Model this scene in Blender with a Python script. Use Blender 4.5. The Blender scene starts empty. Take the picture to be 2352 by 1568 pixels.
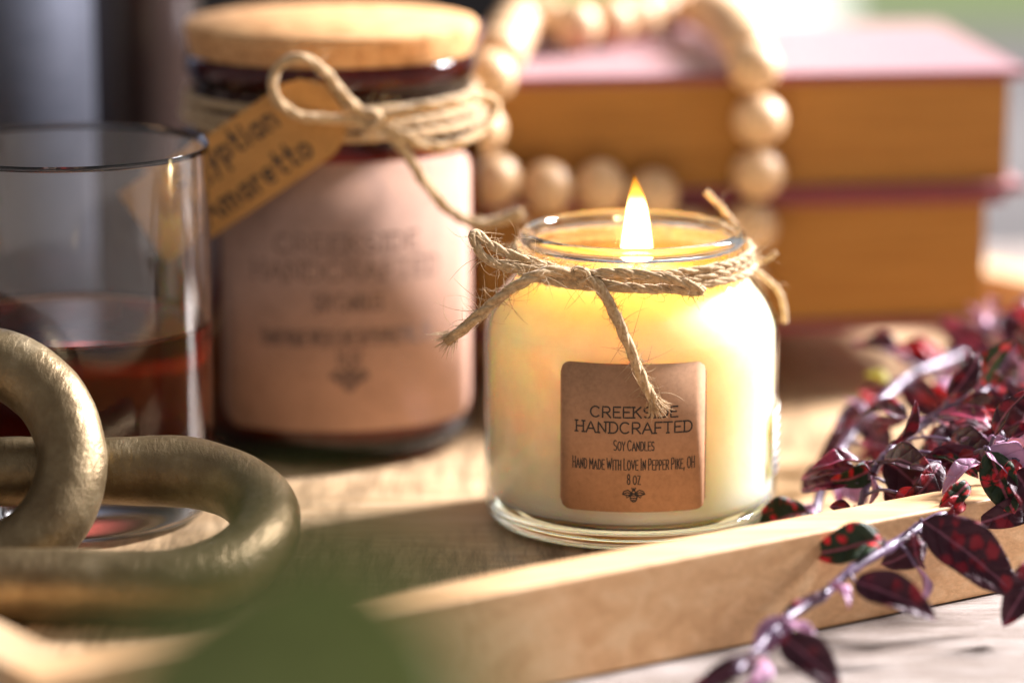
import bpy, bmesh, math, random
from math import sin, cos, pi, radians, sqrt, atan2
from mathutils import Vector, Matrix, noise

random.seed(7)
sc = bpy.context.scene
col = sc.collection

# ------------------------------------------------------------------ camera
PITCH = radians(12.0)
CAM = Vector((-0.0325, -0.9788, 0.2576))
cd = bpy.data.cameras.new("camera")
cam = bpy.data.objects.new("camera", cd)
col.objects.link(cam)
cam.location = CAM
cam.rotation_euler = (pi / 2 - PITCH, 0, 0)
cd.sensor_width = 36.0
cd.lens = 129.6
cd.clip_start = 0.02
cd.clip_end = 200.0
cd.dof.use_dof = True
cd.dof.focus_distance = 0.958
cd.dof.aperture_fstop = 3.7
cd.dof.aperture_blades = 9
sc.camera = cam

# ------------------------------------------------------------------ world
w = bpy.data.worlds.new("World")
sc.world = w
w.use_nodes = True
bg = w.node_tree.nodes["Background"]
bg.inputs[0].default_value = (0.94, 0.92, 0.96, 1)
bg.inputs[1].default_value = 0.35

# ------------------------------------------------------------------ lights
def area_light(name, loc, target, sx, sy, power, color):
    ld = bpy.data.lights.new(name, 'AREA')
    ld.shape = 'RECTANGLE'
    ld.size, ld.size_y = sx, sy
    ld.energy = power
    ld.color = color
    o = bpy.data.objects.new(name, ld)
    col.objects.link(o)
    o.location = loc
    o.rotation_euler = (Vector(target) - Vector(loc)).to_track_quat('-Z', 'Y').to_euler()
    return o

# window daylight from behind on the right
area_light("window_light", (1.68, 0.98, 1.30), (0.0, 0.05, 0.04), 0.46, 0.58, 300.0, (0.99, 0.955, 1.0))
# daylight on the garden outside
area_light("garden_light", (0.8, 4.6, 2.6), (0.8, 14.0, 0.0), 6.0, 3.0, 900.0, (1.0, 0.98, 0.93))
# the candle's own light
fl = bpy.data.lights.new("flame_light", 'POINT')
fl.energy = 3.0
fl.color = (1.0, 0.70, 0.36)
fl.shadow_soft_size = 0.0035
flo = bpy.data.objects.new("flame_light", fl)
col.objects.link(flo)
flo.location = (0.0015, 0.0, 0.0810)

# ------------------------------------------------------------------ render look
sc.view_settings.view_transform = 'Standard'
sc.view_settings.look = 'None'
sc.view_settings.exposure = 0.18
sc.view_settings.gamma = 1.0
sc.view_settings.use_curve_mapping = False
sc.cycles.use_denoising = True
try:
    sc.cycles.denoiser = 'OPENIMAGEDENOISE'
except Exception:
    pass
sc.cycles.max_bounces = 16
sc.cycles.transmission_bounces = 14
sc.cycles.transparent_max_bounces = 20
sc.cycles.glossy_bounces = 6
sc.cycles.diffuse_bounces = 4
sc.cycles.sample_clamp_indirect = 6.0
sc.cycles.blur_glossy = 0.3

# ------------------------------------------------------------------ helpers
def at(px, py, y):
    """point of the place seen at this spot of the photograph (2352 px wide) on the plane Y = y"""
    k = 2500 / 2352 / 9000
    r = Vector(((px - 1176) * k, 0, 0)) + Vector((0, sin(PITCH), cos(PITCH))) * ((784 - py) * k) + Vector((0, cos(PITCH), -sin(PITCH)))
    return CAM + r * ((y - CAM.y) / r.y)

def floor_at(px, py, z=0.0):
    k = 2500 / 2352 / 9000
    r = Vector(((px - 1176) * k, 0, 0)) + Vector((0, sin(PITCH), cos(PITCH))) * ((784 - py) * k) + Vector((0, cos(PITCH), -sin(PITCH)))
    return CAM + r * ((z - CAM.z) / r.z)

def root_of(o):
    while o.parent is not None:
        o = o.parent
    return o

def obj(name, bm, mat, parent=None, smooth=True):
    me = bpy.data.meshes.new(name)
    if parent is not None:
        bmesh.ops.translate(bm, verts=bm.verts, vec=-root_of(parent).location)
    bm.normal_update()
    bm.to_mesh(me)
    bm.free()
    if smooth:
        for p in me.polygons:
            p.use_smooth = True
    for m in (mat if isinstance(mat, (list, tuple)) else [mat]):
        me.materials.append(m)
    o = bpy.data.objects.new(name, me)
    col.objects.link(o)
    if parent is not None:
        o.parent = parent
    return o

def thing(name, label, cat, loc=(0, 0, 0), group=None):
    o = bpy.data.objects.new(name, None)
    o.empty_display_size = 0.02
    col.objects.link(o)
    o.location = loc
    return tag(o, label, cat, group)

def tag(o, label, cat, group=None):
    o["label"] = label
    o["category"] = cat
    if group:
        o["group"] = group
    return o

def structure(o):
    o["kind"] = "structure"
    return o

def add_lathe(bm, prof, seg=96, center=(0, 0, 0), close=False, mi=0):
    rings = []
    cx, cy, cz = center
    for r, z in prof:
        if r < 1e-7:
            rings.append([bm.verts.new((cx, cy, cz + z))])
        else:
            rings.append([bm.verts.new((cx + r * cos(2 * pi * i / seg), cy + r * sin(2 * pi * i / seg), cz + z)) for i in range(seg)])
    pairs = list(zip(rings[:-1], rings[1:]))
    if close:
        pairs.append((rings[-1], rings[0]))
    for a, b in pairs:
        for i in range(seg):
            j = (i + 1) % seg
            if len(a) == 1 and len(b) == 1:
                continue
            if len(a) == 1:
                f = bm.faces.new((a[0], b[j], b[i]))
            elif len(b) == 1:
                f = bm.faces.new((a[i], a[j], b[0]))
            else:
                f = bm.faces.new((a[i], a[j], b[j], b[i]))
            f.material_index = mi

def smooth_prof(pts, n=6):
    """Catmull-Rom through profile points"""
    out = []
    P = [Vector((a, b, 0)) for a, b in pts]
    for i in range(len(P) - 1):
        p0 = P[i - 1] if i else P[i] * 2 - P[i + 1]
        p1, p2 = P[i], P[i + 1]
        p3 = P[i + 2] if i + 2 < len(P) else P[i + 1] * 2 - P[i]
        for k in range(n):
            t = k / n
            q = 0.5 * (2 * p1 + (p2 - p0) * t + (2 * p0 - 5 * p1 + 4 * p2 - p3) * t * t + (3 * p1 - p0 - 3 * p2 + p3) * t ** 3)
            out.append((max(q.x, 0.0), q.y))
    out.append(pts[-1])
    return out

def spline(pts, n=10, closed=False):
    P = [Vector(p) for p in pts]
    out = []
    m = len(P)
    for i in range(m if closed else m - 1):
        if closed:
            p0, p1, p2, p3 = P[i - 1], P[i], P[(i + 1) % m], P[(i + 2) % m]
        else:
            p0 = P[i - 1] if i else P[0] * 2 - P[1]
            p1, p2 = P[i], P[i + 1]
            p3 = P[i + 2] if i + 2 < m else P[-1] * 2 - P[-2]
        for k in range(n):
            t = k / n
            out.append(0.5 * (2 * p1 + (p2 - p0) * t + (2 * p0 - 5 * p1 + 4 * p2 - p3) * t * t + (3 * p1 - p0 - 3 * p2 + p3) * t ** 3))
    if not closed:
        out.append(P[-1].copy())
    return out

def frames(path, closed=False):
    n = len(path)
    T = []
    for i in range(n):
        a = path[i - 1] if (i or closed) else path[0]
        b = path[(i + 1) % n] if (i < n - 1 or closed) else path[-1]
        T.append((b - a).normalized())
    up = Vector((0, 0, 1)) if abs(T[0].z) < 0.9 else Vector((0, 1, 0))
    N = [(up - T[0] * up.dot(T[0])).normalized()]
    for i in range(1, n):
        v = N[-1] - T[i] * N[-1].dot(T[i])
        N.append(v.normalized())
    return [(T[i], N[i], T[i].cross(N[i])) for i in range(n)]

def add_tube(bm, path, rad, seg=10, closed=False, caps=True, fr=None, mi=0):
    fr = fr or frames(path, closed)
    rings = []
    for i, p in enumerate(path):
        r = rad[i] if isinstance(rad, (list, tuple)) else rad
        _, nn, bb = fr[i]
        rings.append([bm.verts.new(p + (nn * cos(2 * pi * k / seg) + bb * sin(2 * pi * k / seg)) * r) for k in range(seg)])
    m = len(rings)
    for i in range(m if closed else m - 1):
        a, b = rings[i], rings[(i + 1) % m]
        for k in range(seg):
            j = (k + 1) % seg
            f = bm.faces.new((a[k], a[j], b[j], b[k]))
            f.material_index = mi
    if caps and not closed:
        bm.faces.new(rings[0][::-1]).material_index = mi
        bm.faces.new(rings[-1]).material_index = mi

def add_box(bm, o, ux, uy, uz, bevel=0.0, seg=2):
    """box from corner o spanned by three edge vectors"""
    o, ux, uy, uz = Vector(o), Vector(ux), Vector(uy), Vector(uz)
    b2 = bmesh.new()
    v = [b2.verts.new(o + ux * a + uy * b + uz * c) for a, b, c in ((0,0,0),(1,0,0),(1,1,0),(0,1,0),(0,0,1),(1,0,1),(1,1,1),(0,1,1))]
    for f in ((0,3,2,1),(4,5,6,7),(0,1,5,4),(1,2,6,5),(2,3,7,6),(3,0,4,7)):
        b2.faces.new([v[i] for i in f])
    if bevel:
        bmesh.ops.bevel(b2, geom=b2.edges[:], offset=bevel, segments=seg, affect='EDGES', profile=0.6)
    bmesh.ops.recalc_face_normals(b2, faces=b2.faces[:])
    me = bpy.data.meshes.new("tmp")
    b2.to_mesh(me)
    b2.free()
    bm.from_mesh(me)
    bpy.data.meshes.remove(me)

# ------------------------------------------------------------------ materials
class NT:
    def __init__(self, name):
        self.m = bpy.data.materials.new(name)
        self.m.use_nodes = True
        self.t = self.m.node_tree
        self.n = self.t.nodes
        self.b = self.n["Principled BSDF"]
        self.out = self.n["Material Output"]
    def new(self, kind, **kw):
        x = self.n.new(kind)
        for k, v in kw.items():
            setattr(x, k, v)
        return x
    def link(self, a, b):
        self.t.links.new(a, b)
    def coords(self, scale=(1, 1, 1), rot=(0, 0, 0), which='Object'):
        tc = self.new("ShaderNodeTexCoord")
        mp = self.new("ShaderNodeMapping")
        mp.inputs["Scale"].default_value = scale
        mp.inputs["Rotation"].default_value = rot
        self.link(tc.outputs[which], mp.inputs[0])
        return mp.outputs[0]
    def noise(self, vec, scale, detail=4, rough=0.55, dist=0.0):
        x = self.new("ShaderNodeTexNoise")
        x.inputs["Scale"].default_value = scale
        x.inputs["Detail"].default_value = detail
        x.inputs["Roughness"].default_value = rough
        x.inputs["Distortion"].default_value = dist
        self.link(vec, x.inputs["Vector"])
        return x.outputs[0]
    def ramp(self, fac, stops):
        x = self.new("ShaderNodeValToRGB")
        el = x.color_ramp.elements
        while len(el) < len(stops):
            el.new(0.5)
        for e, (p, c) in zip(el, stops):
            e.position = p
            e.color = (c[0], c[1], c[2], 1)
        self.link(fac, x.inputs[0])
        return x.outputs[0]
    def mix(self, fac, a, b, mode='MIX'):
        x = self.new("ShaderNodeMix", data_type='RGBA', blend_type=mode)
        for sock, v in ((x.inputs[0], fac), (x.inputs[6], a), (x.inputs[7], b)):
            if isinstance(v, (int, float)):
                sock.default_value = v
            elif isinstance(v, tuple):
                sock.default_value = (v[0], v[1], v[2], 1)
            else:
                self.link(v, sock)
        return x.outputs[2]
    def math(self, op, a, b=0.0):
        x = self.new("ShaderNodeMath", operation=op)
        for sock, v in ((x.inputs[0], a), (x.inputs[1], b)):
            if isinstance(v, (int, float)):
                sock.default_value = v
            else:
                self.link(v, sock)
        return x.outputs[0]
    def bump(self, h, strength=0.3, dist=0.001):
        x = self.new("ShaderNodeBump")
        x.inputs["Strength"].default_value = strength
        x.inputs["Distance"].default_value = dist
        self.link(h, x.inputs["Height"])
        self.link(x.outputs[0], self.b.inputs["Normal"])
        return x
    def set(self, **kw):
        names = dict(base="Base Color", rough="Roughness", metal="Metallic", spec="Specular IOR Level", sss="Subsurface Weight",
                     sssr="Subsurface Radius", ssss="Subsurface Scale", coat="Coat Weight", coatr="Coat Roughness", sheen="Sheen Weight",
                     sheenr="Sheen Roughness", trans="Transmission Weight", ior="IOR")
        for k, v in kw.items():
            s = self.b.inputs[names[k]]
            if hasattr(v, "is_output"):
                self.link(v, s)
            elif isinstance(v, tuple) and len(v) == 3 and k in ("base",):
                s.default_value = (v[0], v[1], v[2], 1)
            else:
                s.default_value = v
        return self

TRAY_YAW = radians(34.5)

def wood(name, c1, c2, c3, rot, rough=0.55, saw=0.0, stretch=9.0, bmp=0.22, dark=0.5):
    M = NT(name)
    v = M.coords((1, stretch, stretch), (0, 0, rot))
    n1 = M.noise(v, 9, 6, 0.6, 1.2)
    n2 = M.noise(v, 70, 5, 0.6, 0.4)
    base = M.ramp(n1, [(0.33, c1), (0.5, c2), (0.66, c3)])
    base = M.mix(M.ramp(n2, [(0.35, (0, 0, 0)), (0.7, (dark, dark, dark))]), base, tuple(x * 0.62 for x in c1))
    h = n2
    if saw:
        v2 = M.coords((stretch * 0.9, 1.0, 1.0), (0, 0, rot + 0.06))
        s = M.noise(v2, 34, 5, 0.7, 0.3)
        patch = M.noise(M.coords((1, 1, 1)), 14, 2)
        k = M.math('MULTIPLY', M.ramp(s, [(0.42, (0, 0, 0)), (0.62, (1, 1, 1))]), M.ramp(patch, [(0.38, (0, 0, 0)), (0.52, (1, 1, 1))]))
        base = M.mix(M.math('MULTIPLY', k, saw), base, tuple(x * 0.4 for x in c1))
        h = M.math('ADD', n2, M.math('MULTIPLY', k, -0.8))
    M.set(base=base, rough=rough, spec=0.35)
    M.bump(h, bmp, 0.0005)
    return M.m

def glass_thin(name, tint, edge_tint, refl=1.0):
    """thin clear wall: what passes straight through plus a Schlick reflection"""
    M = NT(name)
    lw = M.new("ShaderNodeLayerWeight")
    lw.inputs[0].default_value = 0.5
    f5 = M.math('POWER', lw.outputs["Facing"], 4.0)
    fac = M.math('MINIMUM', M.math('ADD', M.math('MULTIPLY', f5, 0.9 * refl), 0.045 * refl), 1.0)
    tr = M.new("ShaderNodeBsdfTransparent")
    c = M.mix(M.math('POWER', lw.outputs["Facing"], 2.5), tint, edge_tint)
    M.link(c, tr.inputs[0])
    gl = M.new("ShaderNodeBsdfGlossy")
    gl.inputs["Roughness"].default_value = 0.03
    mx = M.new("ShaderNodeMixShader")
    M.link(fac, mx.inputs[0])
    M.link(tr.outputs[0], mx.inputs[1])
    M.link(gl.outputs[0], mx.inputs[2])
    M.link(mx.outputs[0], M.out.inputs[0])
    return M.m

def glass_solid(name, color, ior=1.47, rough=0.0, absorb=None, density=0.0):
    M = NT(name)
    g = M.new("ShaderNodeBsdfGlass")
    g.inputs["Color"].default_value = (*color, 1)
    g.inputs["IOR"].default_value = ior
    g.inputs["Roughness"].default_value = rough
    M.link(g.outputs[0], M.out.inputs[0])
    if absorb:
        a = M.new("ShaderNodeVolumeAbsorption")
        a.inputs["Color"].default_value = (*absorb, 1)
        a.inputs["Density"].default_value = density
        M.link(a.outputs[0], M.out.inputs["Volume"])
    return M.m

def plain(name, base, rough=0.6, bump=0.0, bscale=300, var=0.12, **kw):
    M = NT(name)
    v = M.coords()
    n = M.noise(v, bscale * 0.25, 5)
    c = M.mix(M.ramp(n, [(0.3, (0, 0, 0)), (0.7, (1, 1, 1))]), tuple(x * (1 - var) for x in base), tuple(min(1, x * (1 + var)) for x in base))
    M.set(base=c, rough=rough, **kw)
    if bump:
        M.bump(M.noise(v, bscale, 4), bump, 0.0006)
    return M.m

M_FLOOR = wood("tray_floor_wood", (0.48, 0.30, 0.155), (0.58, 0.395, 0.22), (0.65, 0.47, 0.29), -TRAY_YAW, 0.5, saw=0.85)
M_RAIL = wood("tray_rail_wood", (0.62, 0.345, 0.155), (0.74, 0.44, 0.215), (0.81, 0.53, 0.285), -TRAY_YAW, 0.55, stretch=15, bmp=0.2, dark=0.36)
M_RAIL2 = wood("tray_side_wood", (0.60, 0.39, 0.21), (0.66, 0.45, 0.25), (0.72, 0.51, 0.30), -TRAY_YAW + pi / 2, 0.55, stretch=6)
M_BEAD = wood("bead_wood", (0.62, 0.39, 0.20), (0.70, 0.475, 0.27), (0.77, 0.55, 0.345), 0.4, 0.42, stretch=3)

def jute():
    M = NT("jute_fibre")
    v = M.coords()
    n = M.noise(v, 900, 5, 0.65, 0.5)
    n2 = M.noise(v, 90, 3)
    c = M.ramp(n, [(0.28, (0.26, 0.15, 0.06)), (0.5, (0.50, 0.34, 0.17)), (0.75, (0.68, 0.52, 0.31))])
    c = M.mix(M.math('MULTIPLY', n2, 0.35), c, (0.42, 0.27, 0.12))
    M.set(base=c, rough=0.75, spec=0.25, sheen=0.25)
    M.bump(n, 0.5, 0.0004)
    return M.m
M_JUTE = jute()

def kraft(name, base):
    M = NT(name)
    v = M.coords()
    n = M.noise(v, 700, 5, 0.7)
    n2 = M.noise(v, 120, 4)
    c = M.ramp(M.math('ADD', M.math('MULTIPLY', n, 0.6), M.math('MULTIPLY', n2, 0.4)),
               [(0.35, tuple(x * 0.82 for x in base)), (0.5, base), (0.68, tuple(min(1, x * 1.15) for x in base))])
    M.set(base=c, rough=0.85, spec=0.15)
    M.bump(n, 0.12, 0.0002)
    return M.m
M_KRAFT = kraft("kraft_paper", (0.42, 0.235, 0.13))
M_KRAFT_PINK = kraft("pink_kraft_paper", (0.40, 0.25, 0.185))
M_TAG = kraft("tag_card", (0.45, 0.235, 0.075))
M_INK = plain("black_ink", (0.022, 0.018, 0.016), 0.7)
M_INK_SOFT = plain("brown_ink", (0.16, 0.095, 0.07), 0.7)

def wax(name, base, radius, scale=0.02):
    M = NT(name)
    v = M.coords()
    n = M.noise(v, 45, 4, 0.6, 0.6)
    c = M.mix(M.ramp(n, [(0.40, (0, 0, 0)), (0.62, (1, 1, 1))]), (base[0] * 0.995, base[1] * 0.985, base[2] * 0.93), tuple(min(1, x * 1.03 + 0.03) for x in base))
    M.set(base=c, rough=0.45, sss=1.0, sssr=radius, ssss=scale, spec=0.4)
    return M.m
M_WAX = wax("soy_wax", (0.96, 0.825, 0.53), (1.0, 0.80, 0.46), 0.036)
M_WAX_AMBER = plain("wax_in_amber_jar", (0.62, 0.42, 0.25), 0.6)

M_CLEAR = glass_thin("clear_thin_glass", (0.985, 0.99, 0.985), (0.72, 0.80, 0.80))
M_CLEAR_SOLID = glass_solid("clear_solid_glass", (0.97, 0.99, 0.985), 1.47)
M_AMBER = glass_thin("amber_glass", (0.32, 0.095, 0.034), (0.03, 0.008, 0.005), 0.75)
M_TUMBLER = glass_solid("tumbler_glass", (0.985, 0.99, 0.99), 1.46)
def whiskey():
    """liquid against glass below its surface, against air on top"""
    M = NT("whiskey_liquid")
    g = M.new("ShaderNodeBsdfGlass")
    g.inputs["Roughness"].default_value = 0.0
    g.inputs["Color"].default_value = (1.0, 0.93, 0.86, 1)
    tc = M.new("ShaderNodeTexCoord")
    sep = M.new("ShaderNodeSeparateXYZ")
    M.link(tc.outputs["Object"], sep.inputs[0])
    M.link(M.math('ADD', 0.925, M.math('MULTIPLY', M.math('GREATER_THAN', sep.outputs["Z"], 0.05362), 0.425)), g.inputs["IOR"])
    M.link(g.outputs[0], M.out.inputs[0])
    a = M.new("ShaderNodeVolumeAbsorption")
    a.inputs["Color"].default_value = (0.62, 0.13, 0.035, 1)
    a.inputs["Density"].default_value = 78.0
    M.link(a.outputs[0], M.out.inputs["Volume"])
    return M.m
M_WHISKEY = whiskey()

def cork():
    M = NT("cork")
    v = M.coords()
    n = M.noise(v, 130, 6, 0.7)
    vo = M.new("ShaderNodeTexVoronoi")
    vo.inputs["Scale"].default_value = 330
    M.link(v, vo.inputs["Vector"])
    c = M.ramp(n, [(0.3, (0.36, 0.17, 0.06)), (0.5, (0.56, 0.30, 0.125)), (0.72, (0.66, 0.40, 0.19))])
    c = M.mix(M.ramp(vo.outputs["Distance"], [(0.0, (0.8, 0.8, 0.8)), (0.34, (0, 0, 0))]), c, (0.26, 0.11, 0.035))
    M.set(base=c, rough=0.8, spec=0.2)
    M.bump(n, 0.4, 0.0008)
    return M.m
M_CORK = cork()

def bronze():
    M = NT("brushed_antique_gold")
    v = M.coords((1.0, 1.0, 1.0))
    n = M.noise(v, 420, 6, 0.7, 0.4)
    vs = M.coords((2.2, 0.7, 1.2), (0.3, 0.5, 0.9))
    n2 = M.noise(vs, 260, 5, 0.65, 0.8)
    n3 = M.noise(v, 55, 6, 0.7)
    c = M.ramp(n3, [(0.3, (0.11, 0.07, 0.03)), (0.55, (0.20, 0.145, 0.072)), (0.75, (0.33, 0.26, 0.155))])
    c = M.mix(M.ramp(n, [(0.55, (0, 0, 0)), (0.72, (0.6, 0.6, 0.6))]), c, (0.13, 0.085, 0.04))
    M.set(base=c, rough=0.40, metal=0.72, spec=0.5)
    M.bump(M.math('ADD', M.math('MULTIPLY', n, 0.6), n2), 0.5, 0.0006)
    return M.m
M_BRONZE = bronze()

M_COVER = plain("red_book_cloth", (0.19, 0.018, 0.03), 0.42, 0.25, 1500, 0.1, sheen=0.4)
def pages():
    M = NT("aged_page_edges")
    v = M.coords((0.6, 0.6, 30))
    n = M.noise(v, 40, 4, 0.6)
    c = M.ramp(n, [(0.3, (0.28, 0.125, 0.03)), (0.6, (0.40, 0.19, 0.048)), (0.8, (0.50, 0.265, 0.08))])
    M.set(base=c, rough=0.8, spec=0.2)
    M.bump(n, 0.3, 0.0006)
    return M.m
M_PAGES = pages()

def leafmat(name, dark, spot, size=210.0, thresh=0.34, rough=0.58, sheen=0.0, trans=0.15, veins=True):
    M = NT(name)
    tc = M.new("ShaderNodeTexCoord")
    oi = M.new("ShaderNodeObjectInfo")
    add = M.new("ShaderNodeVectorMath", operation='ADD')
    M.link(tc.outputs["UV"], add.inputs[0])
    M.link(oi.outputs["Random"], add.inputs[1])
    wob = M.noise(add.outputs[0], 500, 3)
    add2 = M.new("ShaderNodeVectorMath", operation='ADD')
    sc_ = M.new("ShaderNodeVectorMath", operation='SCALE')
    M.link(wob, sc_.inputs[0])
    sc_.inputs["Scale"].default_value = 0.0035
    M.link(add.outputs[0], add2.inputs[0])
    M.link(sc_.outputs[0], add2.inputs[1])
    vo = M.new("ShaderNodeTexVoronoi")
    vo.inputs["Scale"].default_value = size
    vo.inputs["Randomness"].default_value = 1.0
    M.link(add2.outputs[0], vo.inputs["Vector"])
    k = M.ramp(vo.outputs["Distance"], [(thresh - 0.10, (1, 1, 1)), (thresh + 0.10, (0, 0, 0))])
    n = M.noise(add.outputs[0], 160, 4)
    dk = M.mix(n, tuple(x * 0.7 for x in dark), tuple(min(1, x * 1.4) for x in dark))
    c = M.mix(k, dk, spot)
    M.set(base=c, rough=rough, spec=0.4, sheen=sheen)
    if veins:
        sep = M.new("ShaderNodeSeparateXYZ")
        M.link(tc.outputs["UV"], sep.inputs[0])
        av = M.math('ABSOLUTE', sep.outputs["Y"])
        ph = M.math('SUBTRACT', sep.outputs["X"], M.math('MULTIPLY', av, 1.1))
        vein = M.math('POWER', M.math('ABSOLUTE', M.math('SINE', M.math('MULTIPLY', ph, 720.0))), 0.35)
        rib = M.ramp(M.math('MULTIPLY', av, 1000.0), [(0.18, (1, 1, 1)), (0.5, (0, 0, 0))])
        c = M.mix(M.math('MULTIPLY', rib, 0.6), c, tuple(0.5 * x + 0.5 * y for x, y in zip(spot, (0.45, 0.22, 0.32))))
        M.set(base=c)
        M.bump(M.math('ADD', M.math('MULTIPLY', vein, 0.8), M.noise(add.outputs[0], 420, 4)), 0.7, 0.0009)
    else:
        M.bump(M.noise(add.outputs[0], 420, 4), 0.35, 0.0006)
    if trans:
        tl = M.new("ShaderNodeBsdfTranslucent")
        M.link(c, tl.inputs[0])
        mx = M.new("ShaderNodeMixShader")
        mx.inputs[0].default_value = trans
        M.link(M.b.outputs[0], mx.inputs[1])
        M.link(tl.outputs[0], mx.inputs[2])
        M.link(mx.outputs[0], M.out.inputs[0])
    return M.m
M_LEAF = {
    'dark': leafmat("dark_burgundy_leaf", (0.055, 0.010, 0.020), (0.28, 0.014, 0.028), 190, 0.34, 0.56),
    'polka': leafmat("green_leaf_with_red_spots", (0.022, 0.040, 0.014), (0.75, 0.03, 0.04), 300, 0.34),
    'lilac': leafmat("lilac_underside_with_sheen", (0.50, 0.27, 0.40), (0.62, 0.20, 0.34), 200, 0.22, 0.38),  # pale underside, with the sheen of glancing light put into the lilac colour
    'magenta': leafmat("magenta_blotched_leaf", (0.10, 0.013, 0.03), (0.36, 0.04, 0.09), 170, 0.42, 0.36),
    'red': leafmat("red_leaf", (0.30, 0.022, 0.025), (0.62, 0.04, 0.05), 200, 0.5, 0.45, 0, 0.4),
    'lime': leafmat("lime_young_leaf", (0.42, 0.38, 0.05), (0.55, 0.48, 0.10), 200, 0.3, 0.5, 0, 0.4),
}
M_STEM = plain("purple_stem", (0.13, 0.075, 0.135), 0.42, 0.25, 700, 0.2, spec=0.6)
M_STEM_DARK = plain("dark_purple_stem", (0.085, 0.05, 0.09), 0.4, 0.25, 700, 0.2, spec=0.6)
M_GREEN = leafmat("green_houseplant_leaf", (0.205, 0.235, 0.075), (0.235, 0.265, 0.095), 40, 0.4, 0.5, 0, 0.4, False)

# ------------------------------------------------------------------ setting
def weathered():
    M = NT("weathered_grey_wood")
    v = M.coords((1, 12, 12), (0, 0, -TRAY_YAW - 0.06))
    n1 = M.noise(v, 12, 6, 0.65, 1.0)
    n2 = M.noise(v, 95, 6, 0.7, 0.5)
    n3 = M.noise(M.coords((1, 2.5, 1), (0, 0, -TRAY_YAW - 0.06)), 38, 4, 0.6)
    c = M.ramp(n1, [(0.28, (0.19, 0.14, 0.105)), (0.48, (0.31, 0.25, 0.205)), (0.72, (0.42, 0.355, 0.31))])
    c = M.mix(M.ramp(n2, [(0.40, (0.85, 0.85, 0.85)), (0.58, (0, 0, 0))]), c, (0.20, 0.145, 0.11))
    c = M.mix(M.ramp(n3, [(0.45, (0, 0, 0)), (0.68, (0.6, 0.6, 0.6))]), c, (0.48, 0.42, 0.38))
    M.set(base=c, rough=0.85, spec=0.15, sheen=0.2)
    M.bump(M.math('ADD', n2, M.math('MULTIPLY', n3, 0.6)), 0.8, 0.0016)
    return M.m
bm = bmesh.new()
add_box(bm, (-1.3, -0.9, -0.045), (2.6, 0, 0), (0, 1.34, 0), (0, 0, 0.0384), 0.004)
structure(obj("tabletop", bm, weathered(), smooth=False))
bm = bmesh.new()
add_box(bm, (-20, 0.86, -0.95), (40, 0, 0), (0, 7.0, 0), (0, 0, 0.15))
structure(obj("patio", bm, plain("grey_patio_stone", (0.13, 0.118, 0.125), 0.8, 0.2, 8), smooth=False))

bm = bmesh.new()
add_box(bm, (-3.0, 0.78, -0.75), (2.98, 0, 0), (0, 0.08, 0), (0, 0, 2.4))
structure(obj("wall", bm, plain("dark_wall", (0.018, 0.016, 0.016), 0.7, 0.1, 30), smooth=False))

bm = bmesh.new()
add_box(bm, (-20, 7.87, -0.9), (40, 0, 0), (0, 40, 0), (0, 0, 0.1))
structure(obj("lawn", bm, plain("lawn_grass", (0.16, 0.24, 0.05), 0.9, 0.3, 3, 0.35), smooth=False))

U0 = Vector((cos(TRAY_YAW), sin(TRAY_YAW), 0))
V0 = Vector((-sin(TRAY_YAW), cos(TRAY_YAW), 0))
P0 = Vector((0.02, -0.1033, 0))

# ------------------------------------------------------------------ wooden tray
tray = thing("wooden_tray", "pale wooden serving tray holding both candles, the glass and the books", "tray", (0.02, -0.1033, -0.006))
L0, L1, D1, TH = -0.19, 0.308, 0.300, 0.0145
ZT, ZB = 0.0195, -0.0062
def tp(s, d, z):
    return P0 + U0 * s + V0 * d + Vector((0, 0, z))
bm = bmesh.new()
add_box(bm, tp(L0 + TH, TH, -0.0055), U0 * (L1 - L0 - 2 * TH), V0 * (D1 - 2 * TH), Vector((0, 0, 0.0055)))
obj("floor_board", bm, M_FLOOR, tray, False)
for s, d, a, b, m in ((L0, 0, U0 * (L1 - L0), V0 * TH, M_RAIL), (L0, D1 - TH, U0 * (L1 - L0), V0 * TH, M_RAIL),
                      (L0, TH + 0.0002, U0 * TH, V0 * (D1 - 2 * TH - 0.0004), M_RAIL2), (L1 - TH, TH + 0.0002, U0 * TH, V0 * (D1 - 2 * TH - 0.0004), M_RAIL2)):
    bm = bmesh.new()
    add_box(bm, tp(s, d, ZB), a, b, Vector((0, 0, ZT - ZB)), 0.0009, 3)
    obj("rail", bm, m, tray, False)

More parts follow.
